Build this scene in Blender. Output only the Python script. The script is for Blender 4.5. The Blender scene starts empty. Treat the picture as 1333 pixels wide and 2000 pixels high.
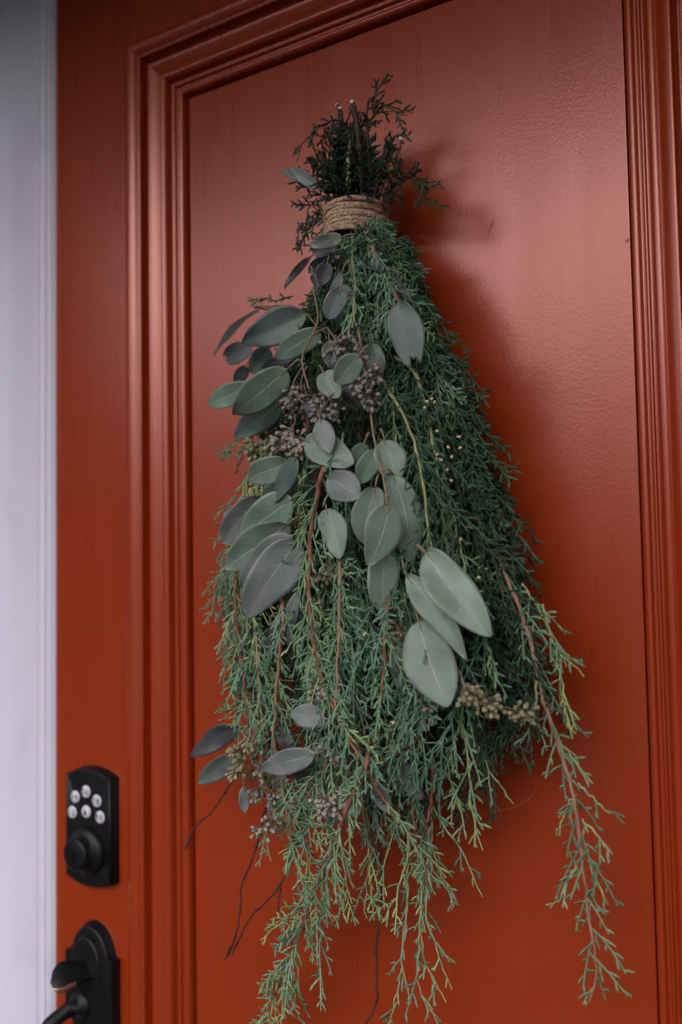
import bpy, math, random
import numpy as np
from mathutils import Vector
random.seed(7); RNG = np.random.default_rng(11)
C = bpy.context.scene.collection
R = math.radians

# ------------------------------------------------------------------ camera
FPX = 1944.0                      # focal length in photo pixels (35 mm lens)
def nrm(v): v = np.array(v, float); return v / np.linalg.norm(v)
AX = nrm([2888, -168, -FPX]); AZ = nrm([-550, -31950, FPX]); AY = np.cross(AZ, AX)
M = np.stack([AX, AY, AZ])
def ray(px, py): return M @ np.array([px - 666.5, py - 1000.0, FPX])
CAM = -ray(107, 1000) * (1.27 / FPX); CAM[2] = 1.4
def P(px, py, d=0.0):
    """world point seen at photo pixel (px,py), d metres in front of the door face (y = -d)"""
    r = ray(px, py); k = (-d - CAM[1]) / r[1]; return CAM + r * k

cam = bpy.data.cameras.new('camera'); cam.sensor_fit = 'HORIZONTAL'; cam.sensor_width = 24.0
cam.lens = FPX / 1333 * 24.0; cam.clip_start = 0.02; cam.clip_end = 500
co = bpy.data.objects.new('camera', cam); C.objects.link(co)
from mathutils import Matrix
xr = M @ np.array([1, 0, 0]); yu = M @ np.array([0, -1, 0]); zb = M @ np.array([0, 0, -1])
m = Matrix(((xr[0], yu[0], zb[0], CAM[0]), (xr[1], yu[1], zb[1], CAM[1]), (xr[2], yu[2], zb[2], CAM[2]), (0, 0, 0, 1)))
co.matrix_world = m
cam.dof.use_dof = True; cam.dof.focus_distance = 0.93; cam.dof.aperture_fstop = 3.2
sc = bpy.context.scene; sc.camera = co

# ------------------------------------------------------------------ light
SUN_EL, SUN_AZ = 28.0, -10.0       # azimuth: degrees left of the door's outward normal
to_sun = np.array([-math.sin(R(SUN_AZ)) * math.cos(R(SUN_EL)), -math.cos(R(SUN_AZ)) * math.cos(R(SUN_EL)), math.sin(R(SUN_EL))])
w = bpy.data.worlds.new('World'); sc.world = w; w.use_nodes = True
nt = w.node_tree; bg = nt.nodes['Background']
sky = nt.nodes.new('ShaderNodeTexSky'); sky.sky_type = 'NISHITA'; sky.sun_disc = False
sky.sun_elevation = R(SUN_EL); sky.sun_rotation = math.atan2(to_sun[0], to_sun[1])
sky.dust_density = 0.8; sky.air_density = 1.0; sky.ozone_density = 1.0
hs = nt.nodes.new('ShaderNodeHueSaturation'); hs.inputs['Saturation'].default_value = 0.3
nt.links.new(sky.outputs[0], hs.inputs['Color']); nt.links.new(hs.outputs[0], bg.inputs['Color'])
bg.inputs['Strength'].default_value = 0.15
sl = bpy.data.lights.new('sun', 'SUN'); sl.energy = 1.0; sl.angle = R(85); sl.color = (1.0, 0.95, 0.92)
so = bpy.data.objects.new('sun', sl); C.objects.link(so)
so.rotation_euler = Vector(to_sun).to_track_quat('Z', 'Y').to_euler(); so.location = (-1, -3, 4)
sc.view_settings.view_transform = 'Standard'; sc.view_settings.look = 'None'
sc.view_settings.exposure = 1.52; sc.view_settings.gamma = 1.0
try:
    sc.cycles.max_bounces = 6; sc.cycles.diffuse_bounces = 4; sc.cycles.glossy_bounces = 3
except Exception: pass

# ------------------------------------------------------------------ materials
def mat(name, col, rough=0.5, metal=0.0, spec=0.5):
    m = bpy.data.materials.new(name); m.use_nodes = True
    b = m.node_tree.nodes['Principled BSDF']
    b.inputs['Base Color'].default_value = (*col, 1); b.inputs['Roughness'].default_value = rough
    b.inputs['Metallic'].default_value = metal; b.inputs['Specular IOR Level'].default_value = spec
    return m
class G:
    """small node-graph helper"""
    def __init__(s, m): s.t = m.node_tree; s.b = s.t.nodes['Principled BSDF']
    def n(s, k, **kw):
        nd = s.t.nodes.new('ShaderNode' + k)
        for a, v in kw.items():
            if a.startswith('i_'): nd.inputs[int(a[2:])].default_value = v
            else: setattr(nd, a, v)
        return nd
    def l(s, a, b): s.t.links.new(a, b)
    def math(s, op, a, b=None, clamp=False):
        nd = s.n('Math', operation=op, use_clamp=clamp)
        for i, v in enumerate((a, b)):
            if v is None: continue
            if isinstance(v, (int, float)): nd.inputs[i].default_value = v
            else: s.l(v, nd.inputs[i])
        return nd.outputs[0]
    def noise(s, vec, scale, detail=2, rough=0.5):
        nd = s.n('TexNoise'); nd.inputs['Scale'].default_value = scale; nd.inputs['Detail'].default_value = detail
        nd.inputs['Roughness'].default_value = rough
        if vec is not None: s.l(vec, nd.inputs['Vector'])
        return nd.outputs['Fac']
    def mapping(s, vec, scale=(1, 1, 1), loc=(0, 0, 0)):
        nd = s.n('Mapping'); nd.inputs['Scale'].default_value = scale; nd.inputs['Location'].default_value = loc
        s.l(vec, nd.inputs['Vector']); return nd.outputs[0]
    def mix(s, f, a, b):
        nd = s.n('Mix', data_type='RGBA')
        for i, v in ((0, f), (6, a), (7, b)):
            if isinstance(v, (int, float)): nd.inputs[i].default_value = v
            elif isinstance(v, tuple): nd.inputs[i].default_value = (*v, 1)
            else: s.l(v, nd.inputs[i])
        return nd.outputs[2]
    def rng(s, v, a, b, c=0.0, d=1.0, smooth=True):
        nd = s.n('MapRange'); nd.interpolation_type = 'SMOOTHSTEP' if smooth else 'LINEAR'
        s.l(v, nd.inputs[0])
        for i, x in zip((1, 2, 3, 4), (a, b, c, d)): nd.inputs[i].default_value = x
        return nd.outputs[0]
    def bump(s, h, strength, dist, prev=None):
        nd = s.n('Bump'); nd.inputs['Strength'].default_value = strength; nd.inputs['Distance'].default_value = dist
        s.l(h, nd.inputs['Height'])
        if prev is not None: s.l(prev, nd.inputs['Normal'])
        return nd.outputs[0]

def door_paint():
    m = mat('red_door_paint', (0.34, 0.03, 0.005), 0.36, spec=0.9)
    g = G(m); pos = g.n('NewGeometry').outputs['Position']
    peel = g.noise(g.mapping(pos, (1, 1, 1)), 360, 3, 0.6)
    broad = g.noise(pos, 9, 3)
    brush = g.noise(g.mapping(pos, (300, 0, 9)), 1.0, 3, 0.6)
    broad2 = g.noise(g.mapping(pos, (30, 30, 3)), 1.0, 2)
    col = g.mix(g.math('MULTIPLY', broad, 0.55), (0.245, 0.0225, 0.0), (0.20, 0.0185, 0.0))
    col = g.mix(g.math('MULTIPLY', brush, 0.18), col, (0.30, 0.045, 0.02))
    # scuffs and chips: (x, z, half width, half height, lean)
    scuff = None
    for px, py, hw, hh, lean in ((961, 440, 2.6, 12, .33), (955, 452, 1.5, 9, .33), (1121, 162, 1.3, 3, 0), (1059, 297, .8, 1, 0), (1150, 371, .9, 3, -.2), (1226, 470, 4, 4, .2), (362, 1070, 1.0, 2, 0), (1003, 1680, 1.0, 2, 0)):
        p = P(px, py, -PANEL_T if px > 380 else 0)
        sx = g.n('SeparateXYZ'); g.l(pos, sx.inputs[0])
        dz = g.math('SUBTRACT', sx.outputs[2], float(p[2])); dx = g.math('SUBTRACT', g.math('SUBTRACT', sx.outputs[0], float(p[0])), g.math('MULTIPLY', dz, lean))
        e = g.math('ADD', g.math('POWER', g.math('ABSOLUTE', g.math('DIVIDE', dx, hw * 5e-4)), 2.0), g.math('POWER', g.math('ABSOLUTE', g.math('DIVIDE', dz, hh * 5e-4)), 2.0))
        e = g.math('ADD', e, g.math('MULTIPLY', peel, 1.2))
        k = g.rng(e, 2.2, 0.7)
        scuff = k if scuff is None else g.math('MAXIMUM', scuff, k)
    col = g.mix(g.math('MULTIPLY', scuff, 0.7), col, (0.13, 0.022, 0.016))
    g.l(col, g.b.inputs['Base Color'])
    r = g.math('ADD', g.math('MULTIPLY', broad2, 0.10), 0.23)
    r = g.math('ADD', r, g.math('MULTIPLY', scuff, 0.25)); g.l(r, g.b.inputs['Roughness'])
    n1 = g.bump(peel, 0.17, 0.0008); n2 = g.bump(brush, 0.09, 0.0004, n1); g.l(n2, g.b.inputs['Normal'])
    return m

def white_paint():
    m = mat('white_frame_paint', (0.6, 0.57, 0.62), 0.5)
    g = G(m); pos = g.n('NewGeometry').outputs['Position']
    n = g.noise(g.mapping(pos, (6, 6, 2.5)), 1.6, 4, 0.6)
    dirt = g.rng(n, 0.52, 0.75)
    col = g.mix(g.math('MULTIPLY', dirt, 0.5), (0.53, 0.495, 0.59), (0.40, 0.355, 0.45))
    sp = g.noise(pos, 60, 2); spk = g.rng(sp, 0.72, 0.78)
    col = g.mix(g.math('MULTIPLY', spk, 0.5), col, (0.3, 0.27, 0.3))
    g.l(col, g.b.inputs['Base Color'])
    g.l(g.bump(g.noise(g.mapping(pos, (200, 200, 14)), 1.0, 3), 0.2, 0.0006), g.b.inputs['Normal'])
    return m

def leaf_mat(name, base, dark, vein, edge, rough=0.48):
    m = mat(name, base, rough); g = G(m)
    uv = g.n('TexCoord').outputs['UV']; pos = g.n('NewGeometry').outputs['Position']
    s = g.n('SeparateXYZ'); g.l(uv, s.inputs[0])
    t = s.outputs[0]; v = g.math('ABSOLUTE', g.math('SUBTRACT', g.math('MULTIPLY', s.outputs[1], 2.0), 1.0))
    mott = g.noise(pos, 55, 4, 0.6); fine = g.noise(pos, 600, 2)
    oi = g.n('ObjectInfo').outputs['Random']
    col = g.mix(g.rng(mott, 0.40, 0.60), base, dark)
    col = g.mix(g.math('MULTIPLY', fine, 0.25), col, tuple(min(1, c * 1.5) for c in base))
    hsv = g.n('HueSaturation'); g.l(col, hsv.inputs['Color'])
    g.l(g.rng(oi, 0, 1, 0.82, 1.2, False), hsv.inputs['Value']); g.l(g.rng(g.math('FRACT', g.math('MULTIPLY', oi, 7.3)), 0, 1, 0.8, 1.2, False), hsv.inputs['Saturation'])
    col = hsv.outputs[0]
    # side veins sweep forward from the midrib
    ph = g.math('FRACT', g.math('MULTIPLY', g.math('SUBTRACT', t, g.math('MULTIPLY', v, 0.28)), 8.0))
    sv = g.math('MULTIPLY', g.rng(g.math('ABSOLUTE', g.math('SUBTRACT', ph, 0.5)), 0.045, 0.0), g.rng(v, 0.95, 0.3))
    col = g.mix(g.math('MULTIPLY', sv, 0.36), col, vein)
    mr = g.math('MULTIPLY', g.rng(v, 0.035, 0.012), g.rng(t, 1.0, 0.7))
    col = g.mix(g.math('MULTIPLY', mr, 0.75), col, vein)
    ed = g.rng(v, 0.93, 0.985); col = g.mix(g.math('MULTIPLY', ed, 0.45), col, edge)
    spots = g.rng(g.noise(pos, 260, 1), 0.74, 0.8); col = g.mix(g.math('MULTIPLY', spots, 0.5), col, (0.05, 0.035, 0.03))
    g.l(col, g.b.inputs['Base Color'])
    g.l(g.bump(g.math('ADD', g.math('MULTIPLY', sv, -0.6), g.math('ADD', g.math('MULTIPLY', mr, 1.5), mott)), 0.5, 0.0004), g.b.inputs['Normal'])
    g.b.inputs['Sheen Weight'].default_value = 0.08
    return m

def needle_mat(name, stops, frost):
    m = mat(name, (0.05, 0.12, 0.06), 0.62, spec=0.35); g = G(m)
    at = g.n('Attribute'); at.attribute_name = 'tone'
    pos = g.n('NewGeometry').outputs['Position']
    rmp = g.n('ValToRGB'); g.l(at.outputs['Fac'], rmp.inputs[0]); cr = rmp.color_ramp
    cr.elements[0].position = 0; cr.elements[0].color = (*stops[0][1], 1)
    cr.elements[1].position = 1; cr.elements[1].color = (*stops[-1][1], 1)
    for p, c in stops[1:-1]:
        e = cr.elements.new(p); e.color = (*c, 1)
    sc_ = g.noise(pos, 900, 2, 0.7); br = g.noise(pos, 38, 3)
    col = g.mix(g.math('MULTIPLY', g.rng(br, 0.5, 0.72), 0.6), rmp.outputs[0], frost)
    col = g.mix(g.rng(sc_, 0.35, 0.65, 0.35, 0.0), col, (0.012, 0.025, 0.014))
    g.l(col, g.b.inputs['Base Color']); g.l(g.bump(sc_, 0.9, 0.0009), g.b.inputs['Normal'])
    return m

def bark_mat(name, a, b, rough=0.7, scale=(160, 160, 30), bump=0.0015):
    m = mat(name, a, rough, spec=0.3); g = G(m); pos = g.n('NewGeometry').outputs['Position']
    n = g.noise(g.mapping(pos, scale), 1.0, 4, 0.65)
    g.l(g.mix(g.rng(n, 0.35, 0.65), a, b), g.b.inputs['Base Color']); g.l(g.bump(n, 0.8, bump), g.b.inputs['Normal'])
    return m

PANEL_T = 0.026
MD = door_paint(); MD.node_tree.nodes['Principled BSDF'].inputs['IOR'].default_value = 1.62; MD.node_tree.nodes['Principled BSDF'].inputs['Specular Tint'].default_value = (1.0, 0.53, 0.47, 1); MW = white_paint()
MK = mat('black_lock_finish', (0.0035, 0.0038, 0.005), 0.45, spec=0.25)
gk = G(MK); gk.l(gk.bump(gk.noise(gk.n('NewGeometry').outputs['Position'], 900, 2), 0.25, 0.0003), gk.b.inputs['Normal'])
MCOP = mat('worn_copper_edge', (0.5, 0.26, 0.17), 0.35, 0.9)
MBTN = mat('pale_button', (0.52, 0.49, 0.53), 0.5); MINK = mat('button_ink', (0.02, 0.02, 0.025), 0.5)
ML = {
 'g': leaf_mat('grey_green_leaf', (0.125, 0.168, 0.130), (0.092, 0.130, 0.100), (0.34, 0.36, 0.30), (0.22, 0.16, 0.13)),
 'p': leaf_mat('purple_grey_leaf', (0.135, 0.14, 0.14), (0.09, 0.11, 0.10), (0.27, 0.28, 0.28), (0.16, 0.13, 0.13)),
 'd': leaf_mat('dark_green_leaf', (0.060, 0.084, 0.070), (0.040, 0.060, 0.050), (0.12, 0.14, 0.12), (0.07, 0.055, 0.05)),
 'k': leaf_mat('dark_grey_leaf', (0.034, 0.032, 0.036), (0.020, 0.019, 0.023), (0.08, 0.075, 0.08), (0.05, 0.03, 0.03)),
 't': leaf_mat('tan_grey_leaf', (0.115, 0.115, 0.095), (0.075, 0.075, 0.06), (0.2, 0.19, 0.15), (0.12, 0.08, 0.06)),
}
MPET = bark_mat('leaf_stalk', (0.20, 0.13, 0.09), (0.13, 0.10, 0.06), 0.55)
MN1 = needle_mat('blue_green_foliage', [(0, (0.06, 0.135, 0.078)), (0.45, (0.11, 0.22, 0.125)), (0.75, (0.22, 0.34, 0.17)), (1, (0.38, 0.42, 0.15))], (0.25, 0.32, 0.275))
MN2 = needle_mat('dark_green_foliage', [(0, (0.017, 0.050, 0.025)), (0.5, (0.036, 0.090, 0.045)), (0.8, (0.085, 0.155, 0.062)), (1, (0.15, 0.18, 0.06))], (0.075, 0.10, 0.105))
MN3 = needle_mat('shade_dark_foliage', [(0, (0.012, 0.026, 0.015)), (0.5, (0.02, 0.042, 0.023)), (0.8, (0.035, 0.055, 0.024)), (1, (0.08, 0.08, 0.03))], (0.04, 0.06, 0.05))  # sprigs deep in the bundle: their shade is put into this dark colour
MST = bark_mat('young_green_stem', (0.26, 0.24, 0.09), (0.20, 0.17, 0.08), 0.6)
MRB = bark_mat('red_brown_bark', (0.25, 0.09, 0.05), (0.13, 0.055, 0.04), 0.6)
MPB = bark_mat('pinkish_bark', (0.30, 0.17, 0.12), (0.22, 0.11, 0.07), 0.6)
MDB = bark_mat('dark_bark', (0.06, 0.035, 0.03), (0.025, 0.016, 0.016), 0.75)
MTW = bark_mat('maroon_twig_bark', (0.085, 0.028, 0.024), (0.035, 0.014, 0.014), 0.55)
MCUT = mat('cut_wood', (0.66, 0.56, 0.44), 0.8)
MBUD = mat('tan_bud', (0.55, 0.38, 0.22), 0.7)
MJ = bark_mat('jute_fibre', (0.70, 0.46, 0.32), (0.30, 0.18, 0.115), 0.9, (420, 420, 420), 0.003)
MPOD = {'p': bark_mat('purple_brown_pod', (0.23, 0.195, 0.17), (0.155, 0.13, 0.115), 0.6, (400,) * 3, .0008),
        'o': bark_mat('olive_pod', (0.24, 0.215, 0.125), (0.16, 0.14, 0.08), 0.55, (400,) * 3, .0008),
        'g': bark_mat('grey_tan_pod', (0.29, 0.25, 0.20), (0.19, 0.165, 0.13), 0.6, (400,) * 3, .0008)}
MPS = bark_mat('pod_stalk', (0.17, 0.12, 0.10), (0.10, 0.07, 0.06), 0.6)

# ------------------------------------------------------------------ helpers
def mesh(name, verts, faces, mats, smooth=True, mi=None):
    me = bpy.data.meshes.new(name)
    me.from_pydata([tuple(map(float, v)) for v in verts], [], faces)
    for m_ in (mats if isinstance(mats, (list, tuple)) else [mats]): me.materials.append(m_)
    me.polygons.foreach_set('use_smooth', [smooth] * len(me.polygons))
    if mi is not None: me.polygons.foreach_set('material_index', mi)
    me.update(); return me
def link(name, me, parent=None, **props):
    o = bpy.data.objects.new(name, me); C.objects.link(o)
    if parent is not None: o.parent = parent
    for k, v in props.items(): o[k] = v
    return o
def box(x0, x1, y0, y1, z0, z1):
    v = [(x, y, z) for x in (x0, x1) for y in (y0, y1) for z in (z0, z1)]
    f = [(0, 1, 3, 2), (4, 6, 7, 5), (0, 4, 5, 1), (2, 3, 7, 6), (0, 2, 6, 4), (1, 5, 7, 3)]
    return v, f
def bevel_obj(o, wd, seg=2, ang=40):
    b = o.modifiers.new('bevel', 'BEVEL'); b.width = wd; b.segments = seg; b.limit_method = 'ANGLE'; b.angle_limit = R(ang)
def crom(pts, n):
    """Catmull-Rom through 3D points -> n samples by arc length"""
    p = np.array(pts, float)
    if len(p) < 3:
        t = np.linspace(0, 1, n)[:, None]; return p[0] * (1 - t) + p[-1] * t
    q = np.vstack([2 * p[0] - p[1], p, 2 * p[-1] - p[-2]]); out = []
    for i in range(len(p) - 1):
        a, b, c, d = q[i:i + 4]; t = np.linspace(0, 1, 12, endpoint=False)[:, None]
        out.append(0.5 * ((2 * b) + (c - a) * t + (2 * a - 5 * b + 4 * c - d) * t ** 2 + (3 * b - a - 3 * c + d) * t ** 3))
    out = np.vstack(out + [p[-1:]])
    s = np.concatenate([[0], np.cumsum(np.linalg.norm(np.diff(out, axis=0), axis=1))]); u = np.linspace(0, s[-1], n)
    return np.stack([np.interp(u, s, out[:, k]) for k in range(3)], 1)
def tubes(groups, sides=3):
    """groups: list of (pts[K,N,3], rad[K,N], tone[K]) -> verts, faces, tone per vertex"""
    V, F, T, off = [], [], [], 0
    ang = np.arange(sides) * 2 * math.pi / sides
    for pts, rad, tone in groups:
        K, N, _ = pts.shape
        tan = np.gradient(pts, axis=1); tan /= np.linalg.norm(tan, axis=2, keepdims=True) + 1e-12
        ref = np.broadcast_to(np.array([0.31, 0.83, 0.17]), tan.shape)
        a = np.cross(tan, ref); a /= np.linalg.norm(a, axis=2, keepdims=True) + 1e-12; b = np.cross(tan, a)
        ring = pts[:, :, None, :] + rad[:, :, None, None] * (a[:, :, None, :] * np.cos(ang)[None, None, :, None] + b[:, :, None, :] * np.sin(ang)[None, None, :, None])
        V.append(ring.reshape(-1, 3)); T.append(np.repeat(tone, N * sides))
        base = off + (np.arange(K) * N * sides)[:, None, None]
        i = (np.arange(N - 1) * sides)[None, :, None]; j = np.arange(sides)[None, None, :]; j2 = (j + 1) % sides
        q = np.stack([base + i + j, base + i + j2, base + i + sides + j2, base + i + sides + j], -1).reshape(-1, 4)
        F.append(q); off += K * N * sides
    return np.vstack(V), np.vstack(F), np.concatenate(T)
def fast_mesh(name, V, F, mats, tone=None):
    me = bpy.data.meshes.new(name); nf = len(F)
    me.vertices.add(len(V)); me.vertices.foreach_set('co', V.astype(np.float32).ravel())
    me.loops.add(nf * 4); me.loops.foreach_set('vertex_index', F.astype(np.int32).ravel())
    me.polygons.add(nf); me.polygons.foreach_set('loop_start', np.arange(nf, dtype=np.int32) * 4)
    me.polygons.foreach_set('loop_total', np.full(nf, 4, dtype=np.int32))
    me.polygons.foreach_set('use_smooth', np.ones(nf, dtype=bool))
    for m_ in mats: me.materials.append(m_)
    if tone is not None:
        at = me.attributes.new('tone', 'FLOAT', 'POINT'); at.data.foreach_set('value', tone.astype(np.float32))
    me.update(calc_edges=True); me.validate(); return me
def tube_mesh(name, pts, rad, m_, sides=7):
    V, F, T = tubes([(np.array(pts)[None], np.array(rad, float)[None], np.zeros(1))], sides)
    me = fast_mesh(name, V, F, [m_]); return me

# ------------------------------------------------------------------ setting: porch (above and below the frame, it shades the door)
FRAME_D = 0.03                                   # how far the frame stands out from the door face
v, f = box(-4, 5, -1.52, 0.3, 2.50, 2.60)
link('porch_ceiling', mesh('porch_ceiling', v, f, mat('ceiling_paint', (0.10, 0.085, 0.08), 0.8), False), kind='structure')
gm = mat('grey_concrete', (0.10, 0.09, 0.085), 0.85); gg = G(gm)
gg.l(gg.mix(gg.noise(gg.n('NewGeometry').outputs['Position'], 3, 5), (0.018, 0.016, 0.014), (0.010, 0.009, 0.008)), gg.b.inputs['Base Color'])
v, f = box(-60, 60, -60, 0.6, -0.1, 0.0)
link('ground', mesh('ground', v, f, gm, False), kind='structure')

# ------------------------------------------------------------------ door
WM = 0.080                                       # width of the panel moulding
X_IN0 = P(376, 1000, -PANEL_T)[0]; X_IN1 = P(1251, 1000, -PANEL_T)[0]; Z_IN = P(372, 191, -PANEL_T)[2]
X_O0, X_O1, Z_O = X_IN0 - WM, X_IN1 + WM, Z_IN + WM
Z_IB = 0.62; Z_OB = Z_IB - WM
DW = X_O1 + X_O0; DT = Z_O + 0.135; BK = 0.045   # the door is symmetrical about its panel
def empty(name, loc, **props):
    o = bpy.data.objects.new(name, None); C.objects.link(o); o.location = loc; o.empty_display_size = .05
    for k, v_ in props.items(): o[k] = v_
    return o
door = empty('door', (0, 0, 0), label='red painted wooden door with one moulded panel, a swag hanging on it', category='door')
for nm, a in (('stile', (-0.004, X_O0 + .002, 0, BK, 0.012, DT)), ('stile', (X_O1 - .002, DW, 0, BK, 0.012, DT)),
              ('top_rail', (X_O0 + .002, X_O1 - .002, 0, BK, Z_O - .002, DT)), ('bottom_rail', (X_O0 + .002, X_O1 - .002, 0, BK, 0.012, Z_OB + .002))):
    v, f = box(*a); link(nm, mesh(nm, v, f, MD, False), door)
prof = [(0, 0), (.3, 2.5), (3, 5.2), (8, 6.5), (13, 6), (17, 4), (19.5, 1.5), (20, .8), (22.5, .8), (23.5, 0), (24.5, -13), (29, -13.5), (31.5, -5), (33, -3.6), (38, -4.8), (44, -8),
        (47, -10.5), (47.6, -9.5), (50, -8.0), (53.5, -8.7), (56, -11.5), (57, -15.5), (58, -19.5), (61.5, -20), (62.2, -17), (64.3, -17.3), (65, -21), (68.7, -21.5), (69.5, -17.8), (72, -16.6), (75.3, -17.6), (77.2, -20.5), (77.6, -33), (81, -34)]
pr = np.array(prof, float)
for _ in range(2):                               # round every arris a little, as thick paint does
    q = [pr[0]]
    for a, b in zip(pr[:-1], pr[1:]): q += [a * .8 + b * .2, a * .2 + b * .8]
    pr = np.array(q + [pr[-1]])
pr *= 1e-3
def moulding(A, B, nA, nB, inward):
    """profile swept from corner A to corner B with mitred ends"""
    V = []; n = len(pr)
    for k, (Pt, nn) in enumerate(((A, nA), (B, nB))):
        for s_, h in pr: V.append((Pt[0] + nn[0] * s_, -h, Pt[1] + nn[1] * s_))
    F = [(i, i + 1, n + i + 1, n + i) for i in range(n - 1)]
    me = mesh('moulding', V, F, MD); return link('moulding', me, door)
moulding((X_O0, Z_OB), (X_O0, Z_O), (1, 1), (1, -1), 0); moulding((X_O1, Z_O), (X_O1, Z_OB), (-1, -1), (-1, 1), 0)
moulding((X_O0, Z_O), (X_O1, Z_O), (1, -1), (-1, -1), 0); moulding((X_O1, Z_OB), (X_O0, Z_OB), (-1, 1), (1, 1), 0)
v, f = box(X_IN0, X_IN1, PANEL_T, BK, Z_IB, Z_IN); po = link('panel', mesh('panel', v, f, MD, False), door); bevel_obj(po, .0012, 3)

# frame: jamb with its stop, bead and casing, built on both sides and above
frame = empty('door_frame', (0, 0, 0), label='white painted door frame beside the red door, scuffed low down', category='door frame')
def jamb_section(side):
    # (distance away from the opening edge, distance towards the viewer) in mm
    return [(-3, -45), (-3, -1), (-2, 1), (0, 3.5), (1.5, 5.5), (5, 8), (6.0, 8.2), (6.3, 6.2), (7.6, 6.2), (8, 8.6), (9, 9.2), (16, 10.2), (17, 11.5), (19.5, 14.5), (22.5, 15), (24.5, 13), (25.5, 12.6), (60, 12.8), (104, 12.8), (106, 45), (150, 47), (152, -45)]
js = np.array(jamb_section(0), float)
q = [js[0]]
for a, b in zip(js[:-1], js[1:]):
    l_ = np.linalg.norm(b - a); e = min(.25, .6 / l_); q += [a * (1 - e) + b * e, a * e + b * (1 - e)]
js = np.array(q + [js[-1]]) * 1e-3
def sweep(name, A, B, dirA, dirB):
    V = []; n = len(js)
    for Pt, dd in ((A, dirA), (B, dirB)):
        for s_, h in js: V.append((Pt[0] + dd[0] * s_, -h, Pt[1] + dd[1] * s_))
    return link(name, mesh(name, V, [(i, n + i, n + i + 1, i + 1) for i in range(n - 1)], MW), frame)
sweep('jamb', (0, 0.0), (0, DT), (-1, 0), (-1, 1)); sweep('jamb', (DW, DT), (DW, 0.0), (1, 1), (1, 0)); sweep('head_jamb', (0, DT), (DW, DT), (-1, 1), (1, 1))
wallm = mat('pale_wall_paint', (0.5, 0.48, 0.5), 0.8)
dkm = bark_mat('dark_rough_render', (0.10, 0.075, 0.065), (0.06, 0.045, 0.04), 0.9, (40, 40, 40), .004)
v, f = [], []
rw = np.random.default_rng(2)                     # unseen tree line, added to darken the low part of the door's reflections
for i in range(46):
    x_, y_, r_ = -60 + i * 2.2 + rw.uniform(-1, 1), -30 + rw.uniform(-3, 3), rw.uniform(2.2, 4.2); h_ = rw.uniform(4.0, 6.0); o_ = len(v)
    for a in range(7):
        for b in range(10):
            p_, t_ = math.pi * a / 6, 2 * math.pi * b / 10; q_ = r_ * rw.uniform(.8, 1.15); v.append((x_ + q_ * math.sin(p_) * math.cos(t_), y_ + q_ * math.sin(p_) * math.sin(t_), max(-.05, h_ + q_ * math.cos(p_) * (1.0 if a < 3 else 1.6))))
    f += [(o_ + a * 10 + b, o_ + a * 10 + (b + 1) % 10, o_ + (a + 1) * 10 + (b + 1) % 10, o_ + (a + 1) * 10 + b) for a in range(6) for b in range(10)]
link('added_far_trees', mesh('added_far_trees', v, f, mat('added_far_foliage', (0.022, 0.03, 0.018), 0.9)), kind='stuff')
wall = empty('wall', (0, 0, 0), kind='structure')
for a in ((-.70, -.50, -.62, -.036, 0, 2.5), (DW + .50, DW + .70, -.62, -.036, 0, 2.5)):
    v, f = box(*a); link('porch_side', mesh('porch_side', v, f, dkm, False), wall)
for a in ((-4, -.113, -.035, .2, 0, 2.5), (DW + .113, 5, -.035, .2, 0, 2.5), (-.113, DW + .113, -.035, .2, DT + .113, 2.5)):
    v, f = box(*a); link('wall_face', mesh('wall_face', v, f, wallm, False), wall)

# ------------------------------------------------------------------ extruded shapes for the locks
def extrude(outline, y0, y1, inset=0.0, rim=0.003, mats=MK):
    """closed (x,z) outline standing from y0 to y1 (towards the viewer, negative y), rounded front rim"""
    o = np.array(outline, float); c = o.mean(0); n = len(o)
    t = np.roll(o, -1, 0) - np.roll(o, 1, 0); nn = np.stack([-t[:, 1], t[:, 0]], 1); nn /= np.linalg.norm(nn, axis=1, keepdims=True) + 1e-9
    if ((c - o) * nn).sum() < 0: nn = -nn
    lv = [(0.0, y0)]; yr = y1 + rim
    for k in range(6): a = k * math.pi / 10; lv.append((inset + rim * (1 - math.cos(a)), yr - rim * math.sin(a)))
    V = [];
    for ins, y in lv:
        for p, m_ in zip(o, nn): V.append((p[0] + m_[0] * ins, y, p[1] + m_[1] * ins))
    F = []
    for L in range(len(lv) - 1):
        for i in range(n): j = (i + 1) % n; F.append((L * n + i, L * n + j, (L + 1) * n + j, (L + 1) * n + i))
    V.append((c[0], y1, c[1])); ci = len(V) - 1; L = (len(lv) - 1) * n
    for i in range(n): F.append((L + i, L + (i + 1) % n, ci))
    return V, F
def lathe(cx, cz, prof_, n=40, axis=(0, -1, 0)):
    """prof_: (radius, distance out from door)"""
    V = []; F = []
    for r_, d_ in prof_:
        for i in range(n): a = 2 * math.pi * i / n; V.append((cx + r_ * math.cos(a), -d_, cz + r_ * math.sin(a)))
    for L in range(len(prof_) - 1):
        for i in range(n): j = (i + 1) % n; F.append((L * n + i, L * n + j, (L + 1) * n + j, (L + 1) * n + i))
    return V, F
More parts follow.
